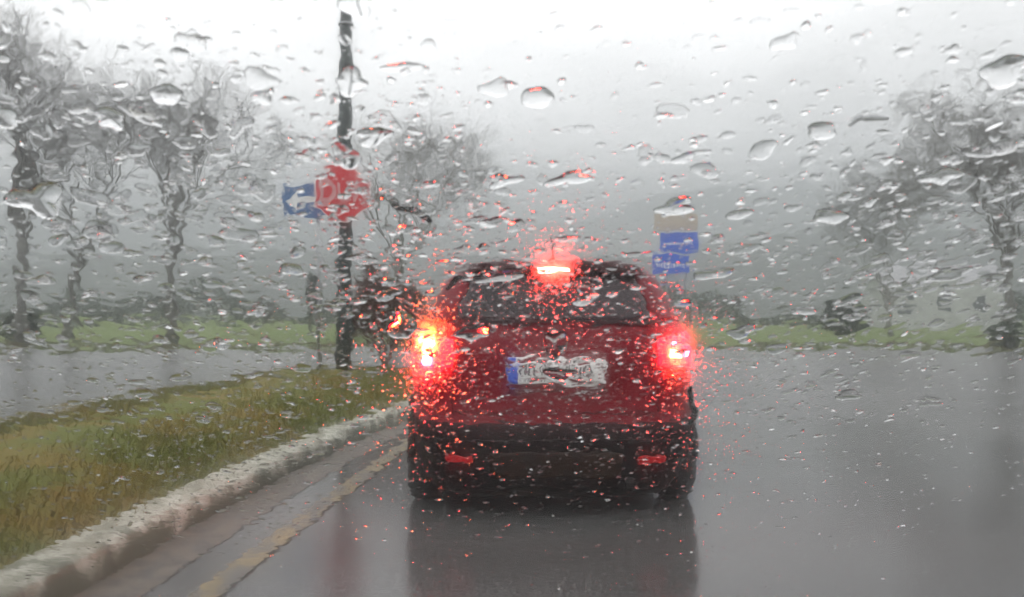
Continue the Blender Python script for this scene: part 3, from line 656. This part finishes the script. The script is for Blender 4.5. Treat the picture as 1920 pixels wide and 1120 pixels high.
# large drops that stand out
BIG = [(1008, 190, 30, 22, 'wide raindrop high in the white sky above the red car'), (1068, 342, 42, 12, 'long flat raindrop in the sky above the high brake light'),
       (945, 346, 32, 11, 'flat raindrop left of the long one above the car roof'), (920, 424, 22, 10, 'dark-centred raindrop just left above the car roof'),
       (1545, 252, 32, 15, 'dark slanting raindrop in the sky left of the right tree crown'), (1282, 304, 22, 9, 'raindrop in the sky above the blue direction signs'),
       (1770, 336, 36, 16, 'wide bright-bottomed raindrop over the right tree crown'), (1560, 412, 34, 14, 'pale raindrop over the left edge of the right tree crown'),
       (700, 262, 40, 14, 'long raindrop over the bare tree right of the tall post'), (655, 160, 34, 22, 'large raindrop across the upper part of the tall dark post'),
       (664, 14, 30, 26, 'raindrop over the top of the tall dark post'), (306, 184, 34, 18, 'round raindrop over the tree left of the blue arrow sign'),
       (648, 300, 26, 24, 'raindrop just above the stop sign showing a small red image'), (1780, 520, 36, 13, 'shallow raindrop over the pale building'),
       (1865, 526, 24, 8, 'bright raindrop over the trunk of the large right tree'), (940, 524, 42, 12, 'curved raindrop on the left side of the car rear window'),
       (1100, 560, 28, 14, 'raindrop over the middle of the car rear window'), (1040, 652, 24, 26, 'raindrop over the emblem of the red car'),
       (1048, 706, 30, 12, 'dark-centred raindrop over the middle of the number plate'), (754, 616, 24, 30, 'large raindrop left of the lit indicator'),
       (1390, 628, 26, 11, 'raindrop over the verge just right of the red car'), (1590, 745, 24, 9, 'raindrop over the empty wet road on the right'),
       (200, 228, 28, 20, 'raindrop over the crown of the second tree from the left'), (64, 380, 52, 30, 'very large wavy raindrop over the leftmost tree'),
       (752, 132, 34, 10, 'pale flat raindrop above the crown of the middle tree'), (886, 630, 30, 14, 'raindrop over the upper left of the car tailgate'),
       (1268, 395, 40, 14, 'raindrop over the top edge of the beige sign panel'), (1890, 140, 40, 34, 'large raindrop high over the right edge of the sky')]
for s, (px, py, hw, hh, lab) in enumerate(BIG):
    u0, v0 = pane_uv(px, py); ul, _ = pane_uv(px+hw, py); _, vt = pane_uv(px, py-hh)
    ru, rv = ul-u0, vt-v0
    me = add_drops([(u0, v0, ru, rv, min(ru, rv)*.30, rd.normal(.12, .15))], 'raindrop', 40) if False else None
    u, v, h = drop_mesh(u0, v0, ru, rv, min(ru, rv)*(.05 if (px, py) == (648, 300) else .10 if py > 480 else .15), rd.normal(.1, .12), seed=300+s, nk=36)
    nk = 36; q = [(j*nk+i, j*nk+(i+1) % nk, (j+1)*nk+(i+1) % nk, (j+1)*nk+i) for j in range(4) for i in range(nk)]
    t = [(4*nk+i, 4*nk+(i+1) % nk, 5*nk) for i in range(nk)]+[(0, i+1, i) for i in range(1, nk-1)]
    tri = np.array([(a, b_, c_) for a, b_, c_, d_ in q]+[(a, c_, d_) for a, b_, c_, d_ in q]+t)
    pc = uvn(np.array(u0), np.array(v0), np.array(BASE+.0012)); me = fast_mesh('raindrop', uvn(u, v, h+BASE+.0012)-pc, tri); dome_smooth(me, 1, len(tri), nk-2)
    o = outward(link('raindrop', me, M['water'])); o.location = tuple(pc); tag(o, lab, 'raindrop', 'large raindrops on the windscreen')
# rivulets: wandering beads of running water
def rivulet(pts, wmm, label, seed):
    p = resample([pane_uv(*q) for q in pts], 60); r = np.random.default_rng(seed)
    p = p+np.stack([vnoise(p[:, 0], p[:, 1], .008, seed)*.0018, vnoise(p[:, 0], p[:, 1], .008, seed+1)*.0018], -1)
    tn = np.gradient(p, axis=0); tn /= np.linalg.norm(tn, axis=1)[:, None]; nm = np.stack([-tn[:, 1], tn[:, 0]], -1)
    wd = wmm*1e-3*(.55+.45*np.abs(vnoise(p[:, 0]*1.0, p[:, 1], .01, seed+2))+.4)*np.sin(np.linspace(.12, math.pi-.12, 60))**.4; K = 9; V = []
    for j in range(K):
        a = math.pi*j/(K-1); q = p-nm*(math.cos(a)*wd)[:, None]; V.append(uvn(q[:, 0], q[:, 1], BASE+.0006+math.sin(a)*wd*.13))
    V = np.stack(V, 1).reshape(-1, 3); f = [(i*K+j, i*K+j+1, (i+1)*K+j+1, (i+1)*K+j) for i in range(59) for j in range(K-1)]
    f += [(i*K, (i+1)*K, (i+1)*K+K-1, i*K+K-1) for i in range(59)]
    me = bpy.data.meshes.new('rivulet'); c0 = V.mean(0); f += [tuple(range(K-1, -1, -1)), tuple(59*K+j for j in range(K))]
    me.from_pydata([tuple(x) for x in V-c0], [], f); me.update(); me.polygons.foreach_set('use_smooth', np.r_[np.ones(59*(K-1), bool), np.zeros(61, bool)]); o = outward(link('rivulet', me, M['water'])); o.location = tuple(c0)
    tag(o, label, 'rivulet', 'rivulets on the windscreen')
rivulet([(1292, 800), (1303, 778), (1292, 752), (1300, 728)], 1.6, 'rivulet curling over the right edge of the red car', 41)
rivulet([(700, 372), (740, 384), (775, 402), (808, 424)], 2.2, 'rivulet over the tree just right of the stop sign', 51)
rivulet([(1592, 238), (1612, 218), (1640, 228), (1668, 226)], 1.8, 'thin rivulet in the sky beside the right tree crown', 61)
rivulet([(840, 545), (852, 520), (880, 532), (908, 528)], 1.6, 'rivulet over the left shoulder of the car roof', 71)

# ------------------------------------------------------------------ haze
def haze():
    m = bpy.data.materials.new('mist'); m.use_nodes = True; t = m.node_tree; t.nodes.clear()
    v = N(t, 'ShaderNodeVolumePrincipled'); v.inputs['Color'].default_value = (.50, .52, .54, 1); v.inputs['Density'].default_value = .0026; v.inputs['Anisotropy'].default_value = .1
    o = N(t, 'ShaderNodeOutputMaterial'); L(t, v.outputs[0], o.inputs['Volume'])
    b = MB(); b.box((0, 1850, 69), (7000, 4600, 140.2)); x = b.build('haze', m); tag(x, 'pale rain mist filling the valley', 'mist', kind='stuff')
haze()
